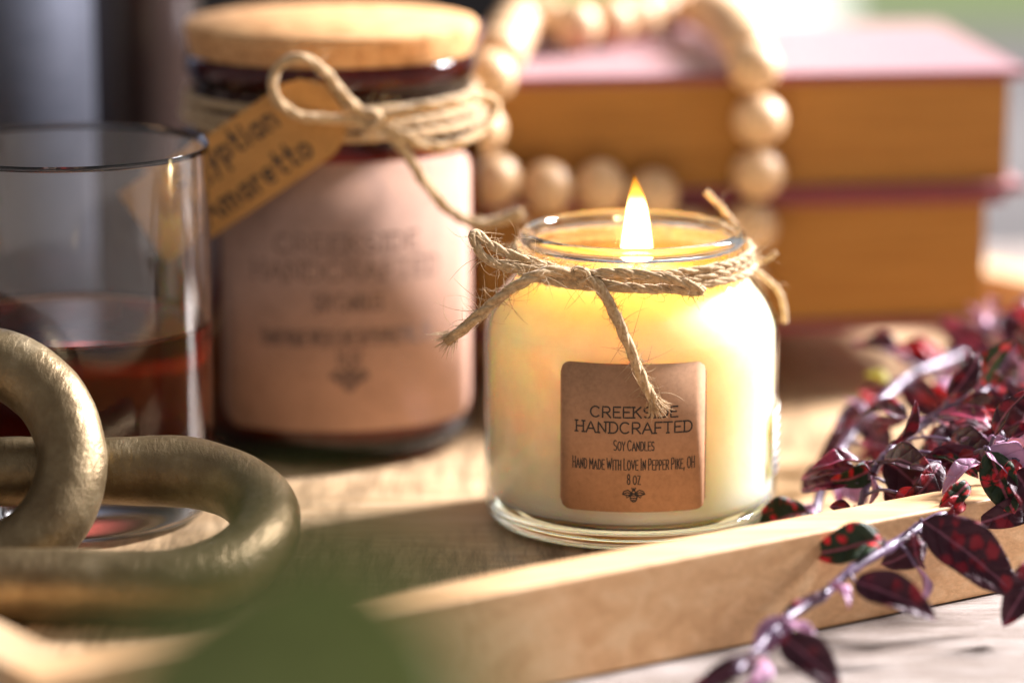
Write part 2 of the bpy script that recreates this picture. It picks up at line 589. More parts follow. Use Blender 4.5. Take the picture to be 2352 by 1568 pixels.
# ------------------------------------------------------------------ stroke lettering
def arc(cx, cy, rx, ry, a0, a1, n=14):
    return [(cx + rx * cos(radians(a0 + (a1 - a0) * i / n)), cy + ry * sin(radians(a0 + (a1 - a0) * i / n))) for i in range(n + 1)]
GL = {   # strokes in a cell one unit high; first number is the advance width
    'A': (0.9, [[(0, 0), (0.45, 1), (0.9, 0)], [(0.16, 0.34), (0.74, 0.34)]]),
    'C': (0.9, [arc(0.48, 0.5, 0.47, 0.5, 48, 312, 20)]),
    'D': (0.88, [[(0.1, 0), (0.1, 1)], [(0.1, 1), (0.4, 1)] + arc(0.4, 0.5, 0.46, 0.5, 90, -90)[1:] + [(0.1, 0)]]),
    'E': (0.74, [[(0.72, 1), (0.08, 1), (0.08, 0), (0.74, 0)], [(0.08, 0.52), (0.6, 0.52)]]),
    'F': (0.72, [[(0.72, 1), (0.08, 1), (0.08, 0)], [(0.08, 0.5), (0.6, 0.5)]]),
    'H': (0.86, [[(0.08, 0), (0.08, 1)], [(0.78, 0), (0.78, 1)], [(0.08, 0.5), (0.78, 0.5)]]),
    'I': (0.3, [[(0.15, 0), (0.15, 1)]]),
    'K': (0.82, [[(0.08, 0), (0.08, 1)], [(0.76, 1), (0.08, 0.42)], [(0.3, 0.6), (0.8, 0)]]),
    'L': (0.7, [[(0.08, 1), (0.08, 0), (0.68, 0)]]),
    'M': (1.0, [[(0.08, 0), (0.08, 1), (0.5, 0.3), (0.92, 1), (0.92, 0)]]),
    'N': (0.88, [[(0.08, 0), (0.08, 1), (0.8, 0), (0.8, 1)]]),
    'O': (0.95, [arc(0.48, 0.5, 0.44, 0.5, 0, 360, 24)]),
    'P': (0.76, [[(0.08, 0), (0.08, 1), (0.42, 1)] + arc(0.42, 0.73, 0.3, 0.27, 90, -90)[1:] + [(0.08, 0.46)]]),
    'R': (0.84, [[(0.08, 0), (0.08, 1), (0.46, 1)] + arc(0.46, 0.73, 0.31, 0.27, 90, -90)[1:] + [(0.08, 0.46)], [(0.42, 0.46), (0.82, 0)]]),
    'S': (0.78, [arc(0.39, 0.74, 0.32, 0.26, 40, 270, 14) + arc(0.39, 0.24, 0.33, 0.24, 90, -140, 14)[1:]]),
    'T': (0.8, [[(0, 1), (0.8, 1)], [(0.4, 0), (0.4, 1)]]),
    'V': (0.86, [[(0, 1), (0.43, 0), (0.86, 1)]]),
    'W': (1.2, [[(0, 1), (0.3, 0), (0.6, 0.85), (0.9, 0), (1.2, 1)]]),
    'Y': (0.8, [[(0, 1), (0.4, 0.48), (0.8, 1)], [(0.4, 0.48), (0.4, 0)]]),
    'Z': (0.75, [[(0.05, 1), (0.7, 1), (0.05, 0), (0.72, 0)]]),
    '8': (0.72, [arc(0.36, 0.75, 0.25, 0.25, 0, 360, 18), arc(0.36, 0.25, 0.31, 0.25, 0, 360, 18)]),
    '1': (0.4, [[(0.02, 0.8), (0.22, 1), (0.22, 0)]]),
    '6': (0.72, [arc(0.36, 0.27, 0.3, 0.27, 0, 360, 18), [(0.07, 0.3), (0.2, 0.75), (0.5, 1)]]),
    ',': (0.3, [[(0.16, 0.08), (0.08, -0.16)]]),
    'e': (0.62, [[(0.07, 0.3), (0.55, 0.3)] + arc(0.31, 0.3, 0.25, 0.29, 0, 300, 16)[1:]]),
    'g': (0.66, [arc(0.31, 0.3, 0.25, 0.28, 0, 360, 16), [(0.57, 0.58), (0.57, -0.2)] + arc(0.32, -0.2, 0.25, 0.2, 0, -150, 8)[1:]]),
    'y': (0.62, [[(0.05, 0.58), (0.32, 0.03)], [(0.58, 0.58), (0.14, -0.4)]]),
    'p': (0.66, [[(0.08, 0.58), (0.08, -0.4)], arc(0.34, 0.3, 0.26, 0.28, 0, 360, 16)]),
    't': (0.5, [[(0.24, 0.95), (0.24, 0.1), (0.38, 0.0), (0.48, 0.05)], [(0.03, 0.6), (0.46, 0.6)]]),
    'i': (0.26, [[(0.12, 0), (0.12, 0.56)], [(0.12, 0.78), (0.12, 0.86)]]),
    'a': (0.66, [arc(0.31, 0.29, 0.25, 0.28, 0, 360, 16), [(0.57, 0.57), (0.57, 0.02)]]),
    'n': (0.64, [[(0.08, 0), (0.08, 0.58)], [(0.08, 0.36)] + arc(0.31, 0.34, 0.23, 0.24, 180, 0, 8)[1:] + [(0.54, 0)]]),
    'm': (0.98, [[(0.08, 0), (0.08, 0.58)], [(0.08, 0.36)] + arc(0.28, 0.34, 0.2, 0.24, 180, 0, 8)[1:] + [(0.48, 0)],
                 [(0.48, 0.36)] + arc(0.68, 0.34, 0.2, 0.24, 180, 0, 8)[1:] + [(0.88, 0)]]),
    'r': (0.48, [[(0.08, 0), (0.08, 0.58)], [(0.08, 0.34)] + arc(0.32, 0.32, 0.22, 0.26, 180, 50, 7)[1:]]),
    'o': (0.66, [arc(0.32, 0.3, 0.26, 0.29, 0, 360, 18)]),
}
def text_strokes(s, width, height, small=1.0, gap=0.18, space=0.42, serif=0.0):
    """centred text as 2D strokes: total width and cap height given; lower-case input is drawn as smaller capitals when small < 1"""
    pieces, x = [], 0.0
    for ch in s:
        if ch == ' ':
            x += space
            continue
        k = 1.0
        g = ch
        if small < 1.0 and ch.islower():
            k, g = small, ch.upper()
        adv, st = GL[g]
        for stroke in st:
            pieces.append([(x + px_ * k, py_ * k) for px_, py_ in stroke])
            if serif and len(stroke) <= 5:
                for q in (stroke[0], stroke[-1]):
                    o = stroke[1] if q is stroke[0] else stroke[-2]
                    if abs(q[0] - o[0]) < 0.3 and abs(q[1] - o[1]) > 0.3:
                        pieces.append([(x + q[0] - serif, q[1]), (x + q[0] + serif, q[1])])
        x += adv * k + gap
    x -= gap
    return [[((a - x / 2) * width / x, b * height) for a, b in st] for st in pieces]

def add_ribbon(bm, stroke, th, place, step=0.0006):
    """flat printed stroke; place(u, v, lift) puts it onto its paper"""
    pts = []
    for (a, b), (c, d) in zip(stroke[:-1], stroke[1:]):
        n = max(1, int(sqrt((c - a) ** 2 + (d - b) ** 2) / step))
        for i in range(n):
            pts.append((a + (c - a) * i / n, b + (d - b) * i / n))
    pts.append(stroke[-1])
    lift = random.random() * 1.2e-5
    prev = None
    m = len(pts)
    for i, (a, b) in enumerate(pts):
        p, q = pts[max(0, i - 1)], pts[min(m - 1, i + 1)]
        dx, dy = q[0] - p[0], q[1] - p[1]
        l = sqrt(dx * dx + dy * dy) or 1.0
        dx, dy = dx / l, dy / l
        ex = (-dx * th / 2 if i == 0 else dx * th / 2 if i == m - 1 else 0, -dy * th / 2 if i == 0 else dy * th / 2 if i == m - 1 else 0)
        cur = (bm.verts.new(place(a + ex[0] - dy * th / 2, b + ex[1] + dx * th / 2, lift)), bm.verts.new(place(a + ex[0] + dy * th / 2, b + ex[1] - dx * th / 2, lift)))
        if prev:
            bm.faces.new((prev[1], cur[1], cur[0], prev[0]))
        prev = cur

BEE = [arc(0, -0.28, 0.27, 0.34, 0, 360, 20), arc(0, 0.16, 0.13, 0.13, 0, 360, 12), [(-0.22, -0.12), (0.22, -0.12)], [(-0.26, -0.32), (0.26, -0.32)],
       [(-0.19, -0.5), (0.19, -0.5)], [(0.05, 0.28), (0.14, 0.5)], [(-0.05, 0.28), (-0.14, 0.5)], [(0, 0.28), (0, 0.46)]]
for sgn in (1, -1):
    BEE.append([(sgn * 0.1, 0.08), (sgn * 0.45, 0.34), (sgn * 0.78, 0.22), (sgn * 0.9, -0.02), (sgn * 0.5, -0.1), (sgn * 0.12, 0.0)])
    BEE.append([(sgn * 0.14, 0.04), (sgn * 0.5, 0.14), (sgn * 0.86, 0.0)])
    BEE.append([(sgn * 0.12, -0.02), (sgn * 0.55, -0.3), (sgn * 0.6, -0.12)])

def curved_paper(bm, center, R, a0, a1, z0, z1, rc, thick=0.00012, n=64):
    """rounded rectangle wrapped onto a cylinder; angles measured from the -Y side towards +X"""
    W, H = (a1 - a0) * R, z1 - z0
    cols = []
    for i in range(n + 1):
        u = W * i / n
        e = min(u, W - u)
        inset = rc - sqrt(max(0.0, rc * rc - (rc - e) ** 2)) if e < rc else 0.0
        cols.append((a0 + u / R, z0 + inset, z1 - inset))
    def P(a, z, r):
        return (center[0] + r * sin(a), center[1] - r * cos(a), center[2] + z)
    prev = None
    for a, lo, hi in cols:
        if hi - lo < 1e-5:
            lo, hi = lo - 5e-6, hi + 5e-6
        cur = [bm.verts.new(P(a, lo, R)), bm.verts.new(P(a, lo, R + thick)), bm.verts.new(P(a, hi, R + thick)), bm.verts.new(P(a, hi, R))]
        if prev:
            for k in range(4):
                j = (k + 1) % 4
                bm.faces.new((prev[k], cur[k], cur[j], prev[j]))
        else:
            bm.faces.new(cur[::-1])
        prev = cur
    bm.faces.new(prev)

def on_cylinder(center, R, a_mid):
    def f(u, v, lift):
        a = a_mid + u / R
        r = R + 0.00002 + lift
        return (center[0] + r * sin(a), center[1] - r * cos(a), center[2] + v)
    return f

def label_lettering(name, lines, bee, mat, parent, place):
    bm = bmesh.new()
    for s, w_, h_, zc, th, small, gap, serif in lines:
        for st in text_strokes(s, w_, h_, small, gap, 0.42, serif):
            add_ribbon(bm, [(a, zc - h_ / 2 + b) for a, b in st], th, place)
    obj(name, bm, mat, parent, False)
    bm = bmesh.new()
    bz, bs, bt = bee
    for st in BEE:
        add_ribbon(bm, [(a * bs, bz + b * bs) for a, b in st], bt, place)
    obj("bee_emblem", bm, mat, parent, False)

# ------------------------------------------------------------------ twine
def add_twine(bm, pts, r=0.0017, n=12, fuzz=60, fray=0, pitch=None, closed=False, hair=(0.002, 0.009), hair_r=0.0001):
    path = spline(pts, n, closed)
    # resample at an even step
    step = r * 0.55
    out, acc = [path[0]], 0.0
    loop = path + ([path[0]] if closed else [])
    for a, b in zip(loop[:-1], loop[1:]):
        l = (b - a).length
        while acc + l >= step:
            t = (step - acc) / l
            a = a.lerp(b, t)
            out.append(a)
            l = (b - a).length
            acc = 0.0
        acc += l
    path = out
    fr = frames(path)
    pitch = pitch or r * 12.0
    m = len(path)
    for k in range(3):
        sp, rr = [], []
        for i, p in enumerate(path):
            ang = 2 * pi * (i * step / pitch + k / 3 + 0.22 * noise.noise(p * 110))
            _, nn, bb = fr[i]
            wob = 1 + 0.5 * noise.noise(p * 260 + Vector((k * 9.0, 0, 0)))
            sp.append(p + (nn * cos(ang) + bb * sin(ang)) * r * 0.38 * wob)
            rr.append(r * 0.60 * (1 + 0.25 * noise.noise(p * 700 + Vector((0, k * 7.0, 0)))))
        add_tube(bm, sp, rr, 7)
    for _ in range(fuzz):
        i = random.randrange(1, m - 1)
        t, nn, bb = fr[i]
        a = random.random() * 2 * pi
        d = nn * cos(a) + bb * sin(a)
        l = random.uniform(*hair) * (0.35 if random.random() < 0.6 else 1.0)
        v = (d * random.uniform(0.5, 1.0) + t * random.uniform(-1.2, 1.2)).normalized()
        q = path[i] + d * r * 0.8
        hp = [q.copy()]
        bend = Vector((random.uniform(-1, 1), random.uniform(-1, 1), random.uniform(-1, 1))) * random.uniform(0.3, 1.5)
        for s in range(6):
            q = q + v * l / 6
            v = (v + bend * 0.5).normalized()
            hp.append(q.copy())
        add_tube(bm, hp, [hair_r * (1 - 0.12 * s) for s in range(7)], 3, caps=False)
    if fray:
        t = (path[-1] - path[-5]).normalized()
        for _ in range(fray):
            d = Vector((random.uniform(-1, 1), random.uniform(-1, 1), random.uniform(-1, 1)))
            d = (d - t * d.dot(t)) * r * 0.9
            q = path[-1] + d - t * r * random.uniform(0.5, 2)
            v = (t + d / r * random.uniform(0.1, 0.9)).normalized()
            l = random.uniform(0.0015, 0.0045)
            hp = [q + v * l * s / 3 + d * 0.15 * s * s / 3 for s in range(4)]
            add_tube(bm, hp, [0.00011, 0.0001, 0.00008, 0.00004], 3, caps=False)

def ring_pts(center, R, z, a0=0.0, wob=0.0, tilt=0.0, n=26):
    return [Vector((center[0] + (R + wob * sin(3 * a + a0)) * cos(a), center[1] + (R + wob * sin(3 * a + a0)) * sin(a), z + tilt * cos(a - a0) + wob * 0.8 * sin(2 * a + a0)))
            for a in (2 * pi * i / n for i in range(n))]

# ------------------------------------------------------------------ small lit candle
candle = thing("candle_jar", "small lit cream candle in a clear glass jar with twine bow and square kraft label", "candle", (0, 0, 0))
outer = [(0.0340, 0.0006), (0.0375, 0.0014), (0.0396, 0.0042), (0.0400, 0.0090), (0.0400, 0.020), (0.0400, 0.040), (0.0399, 0.0515), (0.0392, 0.0565), (0.0372, 0.0612), (0.0340, 0.0655), (0.0316, 0.0688), (0.0303, 0.0722), (0.0300, 0.0760)]
bm = bmesh.new()
po = smooth_prof(outer, 5)
add_lathe(bm, po, 128, mi=0)
# thick rim and thick foot are solid glass
rim = [(0.0290 + 0.0017 * cos(2 * pi * i / 16), 0.0785 + 0.0021 * sin(2 * pi * i / 16)) for i in range(16)]
add_lathe(bm, rim, 128, close=True, mi=1)
foot = smooth_prof([(0.0, 0.0010), (0.018, 0.0012), (0.030, 0.0003), (0.0345, 0.0004), (0.0376, 0.0017), (0.0393, 0.0043), (0.0395, 0.0066), (0.0380, 0.0074), (0.034, 0.0072), (0.018, 0.0068), (0.0, 0.0068)], 4)
add_lathe(bm, foot, 128, mi=1)
bmesh.ops.recalc_face_normals(bm, faces=bm.faces[:])
obj("glass_jar", bm, [M_CLEAR, M_CLEAR_SOLID], candle)
bm = bmesh.new()
wx = [(0.0, 0.0076), (0.034, 0.0078), (0.0375, 0.0088), (0.0386, 0.012), (0.0387, 0.030), (0.0387, 0.0512), (0.0379, 0.0563), (0.0359, 0.0608), (0.0328, 0.0650), (0.0305, 0.0682), (0.0294, 0.0706), (0.0284, 0.0709), (0.020, 0.0704), (0.008, 0.0703), (0.0, 0.0704)]
add_lathe(bm, smooth_prof(wx, 4), 96)
obj("wax", bm, M_WAX, candle)
bm = bmesh.new()
add_lathe(bm, smooth_prof([(0.0, 0.07145), (0.015, 0.07145), (0.0272, 0.0715), (0.0286, 0.0720), (0.0283, 0.0712), (0.0, 0.0708)], 3), 96)
obj("melted_wax", bm, glass_thin("melted_wax", (0.99, 0.88, 0.66), (0.97, 0.66, 0.32)), candle)  # orange tint paints the flame's glow into the clear melted wax
bm = bmesh.new()
wpath = spline([(0.0012, 0, 0.0690), (0.0012, 0, 0.0725), (0.0017, 0, 0.0752), (0.0026, 0, 0.0768)], 5)
add_tube(bm, wpath, 0.0009, 8)
wick = obj("wick", bm, plain("charred_wick", (0.03, 0.02, 0.015), 0.9), candle)

def flame_mat():
    M = NT("candle_flame")
    tc = M.new("ShaderNodeTexCoord")
    sep = M.new("ShaderNodeSeparateXYZ")
    M.link(tc.outputs["Generated"], sep.inputs[0])
    lw = M.new("ShaderNodeLayerWeight")
    lw.inputs[0].default_value = 0.5
    zc = sep.outputs["Z"]
    core = M.ramp(zc, [(0.0, (1.0, 0.55, 0.16)), (0.14, (1.0, 0.82, 0.5)), (0.60, (1.0, 0.80, 0.42)), (0.76, (1.0, 0.45, 0.06)), (1.0, (1.0, 0.30, 0.02))])
    c = M.mix(M.math('POWER', lw.outputs["Facing"], 3.0), core, (1.0, 0.36, 0.03))
    st = M.ramp(zc, [(0.0, (0.45, 0.45, 0.45)), (0.15, (1, 1, 1)), (0.62, (0.9, 0.9, 0.9)), (0.78, (0.16, 0.16, 0.16)), (1.0, (0.03, 0.03, 0.03))])
    edge = M.math('SUBTRACT', 1.0, M.math('MULTIPLY', M.math('POWER', lw.outputs["Facing"], 2.0), 0.82))
    em = M.new("ShaderNodeEmission")
    M.link(c, em.inputs[0])
    M.link(M.math('MULTIPLY', M.math('MULTIPLY', st, edge), 18.0), em.inputs[1])
    tr = M.new("ShaderNodeBsdfTransparent")
    mx = M.new("ShaderNodeMixShader")
    al = M.math('MULTIPLY', M.math('SUBTRACT', 1.0, M.math('POWER', lw.outputs["Facing"], 4.0)), M.ramp(zc, [(0.0, (0.6, 0.6, 0.6)), (0.1, (1, 1, 1)), (0.8, (1, 1, 1)), (1.0, (0.5, 0.5, 0.5))]))
    M.link(al, mx.inputs[0])
    M.link(tr.outputs[0], mx.inputs[1])
    M.link(em.outputs[0], mx.inputs[2])
    M.link(mx.outputs[0], M.out.inputs[0])
    return M.m
bm = bmesh.new()
fprof = smooth_prof([(0.0, 0.0728), (0.0026, 0.0731), (0.0043, 0.0742), (0.00455, 0.0757), (0.0042, 0.0785), (0.0036, 0.0825), (0.0029, 0.0865), (0.0021, 0.0899), (0.0012, 0.0926), (0.0005, 0.0943), (0.0, 0.0952)], 5)
add_lathe(bm, fprof, 40, center=(0.0, 0, 0))
for v in bm.verts:
    v.co.x = v.co.x * 0.92 + 0.0012
    v.co.y *= 0.92
    v.co.x += -0.0006 * max(0, (v.co.z - 0.083) / 0.011) ** 2
obj("flame", bm, flame_mat(), wick)

LR = 0.04008
bm = bmesh.new()
curved_paper(bm, (0, 0, 0), LR, radians(-1.0) - 0.0199 / LR, radians(-1.0) + 0.0199 / LR, 0.0122, 0.0520, 0.0030)
lab = obj("label", bm, M_KRAFT, candle)
pl = on_cylinder((0, 0, 0), LR + 0.00013, radians(-0.8))
k1 = 0.0397 / 336.0         # metres per photograph pixel down the label
def lz(y):
    return 0.0521 - (y - 832) * k1
label_lettering("lettering", [
    ("CREEKSIDE", 0.0231, 0.0028, lz(942), 0.00043, 1.0, 0.2, 0.12),
    ("HANDCRAFTED", 0.0313, 0.0029, lz(977), 0.00043, 1.0, 0.2, 0.12),
    ("Soy Candles", 0.0107, 0.0027, lz(1017), 0.0003, 0.86, 0.2, 0),
    ("Hand Made With Love In Pepper Pike, OH", 0.0330, 0.0030, lz(1060), 0.0003, 0.86, 0.24, 0),
    ("8 oz", 0.0035, 0.0027, lz(1094), 0.0003, 0.85, 0.25, 0)], (lz(1128), 0.0033, 0.00032), M_INK, lab, pl)

# warning sticker on the far right of the jar, seen almost edge on
bm = bmesh.new()
curved_paper(bm, (0, 0, 0), LR, radians(70), radians(104), 0.0150, 0.0330, 0.0015)
back = obj("rear_label", bm, plain("white_sticker", (0.78, 0.78, 0.76), 0.6), candle)
bm = bmesh.new()
pb = on_cylinder((0, 0, 0), LR + 0.00013, radians(86))
for i in range(7):
    z = 0.0312 - i * 0.0023
    x = -0.009
    while x < 0.0085 - (i % 3) * 0.002:           # print too blurred and edge-on to read in the photograph
        l = random.uniform(0.0012, 0.0032)
        add_ribbon(bm, [(x, z), (x + l, z)], 0.0011, pb)
        x += l + 0.0007
obj("small_print", bm, M_INK, back, False)

# twine bow
bow = None
def twine_part(name, parent, segs, **kw):
    bm = bmesh.new()
    for s in segs:
        add_twine(bm, s, **kw)
    return obj(name, bm, M_JUTE, parent)

NR = 0.0330
tw = twine_part("twine_bow", candle, [ring_pts((0, 0), NR - 0.0010, 0.0727, 0.6, 0.0002, 0.0008), ring_pts((0, 0), NR - 0.0004, 0.0712, 2.1, 0.0003, 0.0006),
                                       ring_pts((0, 0), NR - 0.0012, 0.0750, 1.2, 0.0003, 0.0007)], r=0.0012, closed=True, fuzz=420)
q = [at(1310, 628, -0.0365), at(1335, 622, -0.0385), at(1352, 634, -0.0385), at(1338, 648, -0.038), at(1312, 646, -0.037), at(1302, 634, -0.036)]
twine_part("knot", tw, [q], r=0.0015, closed=True, fuzz=60)
twine_part("loop", tw, [[at(1325, 632, -0.036), at(1260, 612, -0.0355), at(1180, 588, -0.034), at(1125, 562, -0.032), at(1092, 535, -0.030), at(1088, 552, -0.0315),
                         at(1112, 590, -0.034), at(1160, 612, -0.036), at(1230, 618, -0.038), at(1290, 626, -0.038), at(1330, 636, -0.037)]], r=0.0014, fuzz=180, hair=(0.002, 0.012))
twine_part("loop", tw, [[at(1325, 634, -0.037), at(1400, 626, -0.039), at(1470, 630, -0.040), at(1545, 642, -0.0405), at(1600, 660, -0.0405), at(1613, 668, -0.0405), at(1595, 670, -0.0398),
                         at(1540, 664, -0.0395), at(1470, 664, -0.0395), at(1400, 655, -0.039), at(1335, 642, -0.037)]], r=0.00145, fuzz=170)
twine_part("tail", tw, [[at(1325, 632, -0.037), at(1270, 622, -0.040), at(1215, 640, -0.042), at(1150, 682, -0.043), at(1085, 738, -0.0435), at(1020, 786, -0.044)]], r=0.0016, fuzz=130, fray=80, hair=(0.002, 0.013))
twine_part("tail", tw, [[at(1335, 636, -0.037), at(1370, 650, -0.0405), at(1395, 690, -0.0425), at(1425, 750, -0.0438), at(1455, 820, -0.0442), at(1480, 880, -0.0443), at(1513, 940, -0.0445)]], r=0.0016, fuzz=170, fray=130, hair=(0.002, 0.012))
# loose ends sticking out behind the neck
twine_part("loose_end", tw, [[at(1700, 600, 0.012), at(1760, 640, 0.014), at(1795, 680, 0.014), at(1805, 745, 0.012)], [at(1690, 520, 0.02), at(1660, 480, 0.024), at(1620, 440, 0.025)],
                             [at(1712, 560, 0.01), at(1745, 600, 0.012), at(1785, 580, 0.012)]], r=0.0009, fuzz=10, pitch=0.012)

# ------------------------------------------------------------------ large amber candle with cork lid
AX, AY = -0.0855, 0.0963
amber = thing("candle_jar", "large unlit amber candle jar with cork lid, pink kraft label and hanging tag", "candle", (AX, AY, 0))
ao = [(0.0, 0.0008), (0.030, 0.0006), (0.0385, 0.0018), (0.0425, 0.0055), (0.0437, 0.0105), (0.0438, 0.03), (0.0438, 0.06), (0.0437, 0.0880), (0.0428, 0.0945), (0.0412, 0.0985), (0.0404, 0.1020), (0.0404, 0.1075),
      (0.0414, 0.1092), (0.0424, 0.1112), (0.0426, 0.1140), (0.0420, 0.1160), (0.0400, 0.1165)]
bm = bmesh.new()
add_lathe(bm, smooth_prof(ao, 4), 128, center=(AX, AY, 0))
obj("glass_jar", bm, M_AMBER, amber)
bm = bmesh.new()
aw = [(0.0, 0.006), (0.036, 0.006), (0.041, 0.010), (0.0418, 0.02), (0.0418, 0.080), (0.0412, 0.0835), (0.0, 0.083)]
add_lathe(bm, aw, 72, center=(AX, AY, 0))
obj("wax", bm, M_WAX_AMBER, amber)
bm = bmesh.new()
lid = [(0.0, 0.1100), (0.0385, 0.1100), (0.0396, 0.1108), (0.0414, 0.1168), (0.0428, 0.1225), (0.0430, 0.1242), (0.0424, 0.1252), (0.0, 0.1254)]
add_lathe(bm, lid, 96, center=(AX, AY, 0))
obj("cork_lid", bm, M_CORK, amber, True)
AR = 0.04388
bm = bmesh.new()
curved_paper(bm, (AX, AY, 0), AR, radians(-44), radians(68), 0.0118, 0.0898, 0.0065, n=96)
alab = obj("label", bm, M_KRAFT_PINK, amber)
pa = on_cylinder((AX, AY, 0), AR + 0.00013, radians(8.5))
def az(y):
    return 0.0898 - (y - 378) * (0.0898 - 0.0118) / (1010 - 378.0)
label_lettering("lettering", [
    ("CREEKSIDE", 0.043, 0.0050, az(566), 0.0006, 1.0, 0.2, 0.12),
    ("HANDCRAFTED", 0.058, 0.0053, az(630), 0.0006, 1.0, 0.2, 0.12),
    ("Soy Candles", 0.0200, 0.0050, az(702), 0.00065, 0.86, 0.2, 0),
    ("Hand Made With Love In Pepper Pike, OH", 0.052, 0.0050, az(785), 0.0006, 0.86, 0.24, 0),
    ("16 oz", 0.0070, 0.0044, az(832), 0.0006, 0.85, 0.25, 0)], (az(880), 0.0062, 0.0008), M_INK_SOFT, alab, pa)

yf = AY - 0.046
tw2 = twine_part("twine_bow", amber, [ring_pts((AX, AY), 0.0424, 0.1046, 0.3, 0.0003, 0.0006, 30), ring_pts((AX, AY), 0.0426, 0.1010, 1.3, 0.0003, 0.0008, 30),
                                       ring_pts((AX, AY), 0.0434, 0.0978, 2.2, 0.0004, 0.0010, 30)], r=0.0014, closed=True, fuzz=120)
twine_part("knot", tw2, [[at(835, 268, yf - 0.003), at(858, 262, yf - 0.005), at(876, 276, yf - 0.005), at(862, 292, yf - 0.005), at(838, 288, yf - 0.004)]], r=0.0022, closed=True, fuzz=20)
twine_part("loop", tw2, [[at(850, 280, yf - 0.004), at(770, 275, yf - 0.006), at(690, 266, yf - 0.008), at(640, 235, yf - 0.009), at(626, 185, yf - 0.009), at(650, 145, yf - 0.009),
                          at(700, 135, yf - 0.009), at(750, 170, yf - 0.008), at(795, 225, yf - 0.006), at(845, 270, yf - 0.004)]], r=0.0016, fuzz=50)
twine_part("loop", tw2, [[at(855, 275, yf - 0.004), at(940, 252, yf - 0.004), at(1030, 238, yf), at(1100, 222, yf + 0.008), at(1140, 240, yf + 0.012), at(1120, 285, yf + 0.008),
                          at(1050, 330, yf), at(975, 335, yf - 0.004), at(910, 305, yf - 0.005), at(860, 282, yf - 0.004)]], r=0.0017, fuzz=50)
twine_part("tail", tw2, [[at(860, 280, yf - 0.005), at(915, 330, yf - 0.006), at(970, 410, yf - 0.007), at(1030, 480, yf - 0.007), at(1100, 515, yf - 0.006), at(1205, 488, yf - 0.004)]], r=0.0017, fuzz=40, fray=26)
# kraft tag hanging on the left of the bow
tA, tB = at(772, 231, yf - 0.0035), at(330, 536, yf - 0.0015)
tdir = (tB - tA)
tl_ = tdir.length
tdir.normalize()
tnor = Vector((0, -1, -0.05)).normalized()
tside = tdir.cross(tnor).normalized()
if tside.z < 0:
    tside = -tside
def tagp(u, v, lift=0.0):
    bend = 0.010 * (u / tl_ - 0.25) ** 2
    return tA + tdir * u + tside * v + tnor * (lift - bend)
bm = bmesh.new()
hw = 0.0124
outl = [(0.000, 0.0055), (0.0065, hw), (tl_, hw), (tl_, -hw), (0.0065, -hw), (0.000, -0.0055)]
nt = 14
top, bot = [], []
for i in range(nt + 1):
    u = tl_ * i / nt
    h = hw if u > 0.0065 else 0.0055 + (hw - 0.0055) * u / 0.0065
    top.append([bm.verts.new(tagp(u, s * h, 0.0002)) for s in (-1, 1)])
    bot.append([bm.verts.new(tagp(u, s * h, -0.0002)) for s in (-1, 1)])
for i in range(nt):
    bm.faces.new((top[i][0], top[i + 1][0], top[i + 1][1], top[i][1]))
    bm.faces.new((bot[i][1], bot[i + 1][1], bot[i + 1][0], bot[i][0]))
    for s in (0, 1):
        bm.faces.new((top[i][s], bot[i][s], bot[i + 1][s], top[i + 1][s]))
for i in (0, nt):
    bm.faces.new((top[i][0], top[i][1], bot[i][1], bot[i][0]))
bmesh.ops.recalc_face_normals(bm, faces=bm.faces[:])
tagp_o = obj("hang_tag", bm, M_TAG, amber, False)
bm = bmesh.new()
for s, uc, vc, wd in (("Egyptian", 0.0338, 0.0036, 0.034), ("Amaretto", 0.0322, -0.0088, 0.037)):
    for st in text_strokes(s, wd, 0.0070, 1.0, 0.2):
        add_ribbon(bm, [(a, vc + b) for a, b in st], 0.0011, lambda u, v, lift, uc=uc: tagp(uc - u, v, 0.00024 + lift))
obj("lettering", bm, M_INK, tagp_o, False)

# ------------------------------------------------------------------ whiskey tumbler
GX, GY = -0.1528, 0.0047
gl_o = [(0.0, 0.0052), (0.012, 0.0046), (0.022, 0.0026), (0.0285, 0.0008), (0.0310, 0.0003), (0.0345, 0.0008), (0.0372, 0.0030), (0.0382, 0.0080), (0.0384, 0.02), (0.0384, 0.06), (0.0384, 0.0995)]
gl_i = [(0.0383, 0.1014), (0.0379, 0.1020), (0.0375, 0.1014), (0.0374, 0.0990), (0.0373, 0.075), (0.0372, 0.0550)]
bm = bmesh.new()
add_lathe(bm, smooth_prof(gl_o + gl_i, 4), 160, center=(GX, GY, 0))
tumbler = tag(obj("whiskey_glass", bm, M_TUMBLER), "clear straight sided tumbler with thick base behind the gold chain", "glass")
bm = bmesh.new()
wl = [(0.0, 0.0150), (0.014, 0.0152), (0.0262, 0.0161), (0.0327, 0.0181), (0.0362, 0.0225), (0.0370, 0.030), (0.0372, 0.0450), (0.0372, 0.0550)]
wtop = [(0.0372, 0.0550), (0.0368, 0.0543), (0.0360, 0.05395), (0.034, 0.0538), (0.018, 0.05375), (0.0, 0.05375)]
add_lathe(bm, smooth_prof(wl, 4) + smooth_prof(wtop, 3)[1:], 160, center=(GX, GY, 0))
tag(obj("whiskey", bm, M_WHISKEY), "dark reddish brown whiskey filling the lower half of the tumbler", "drink")

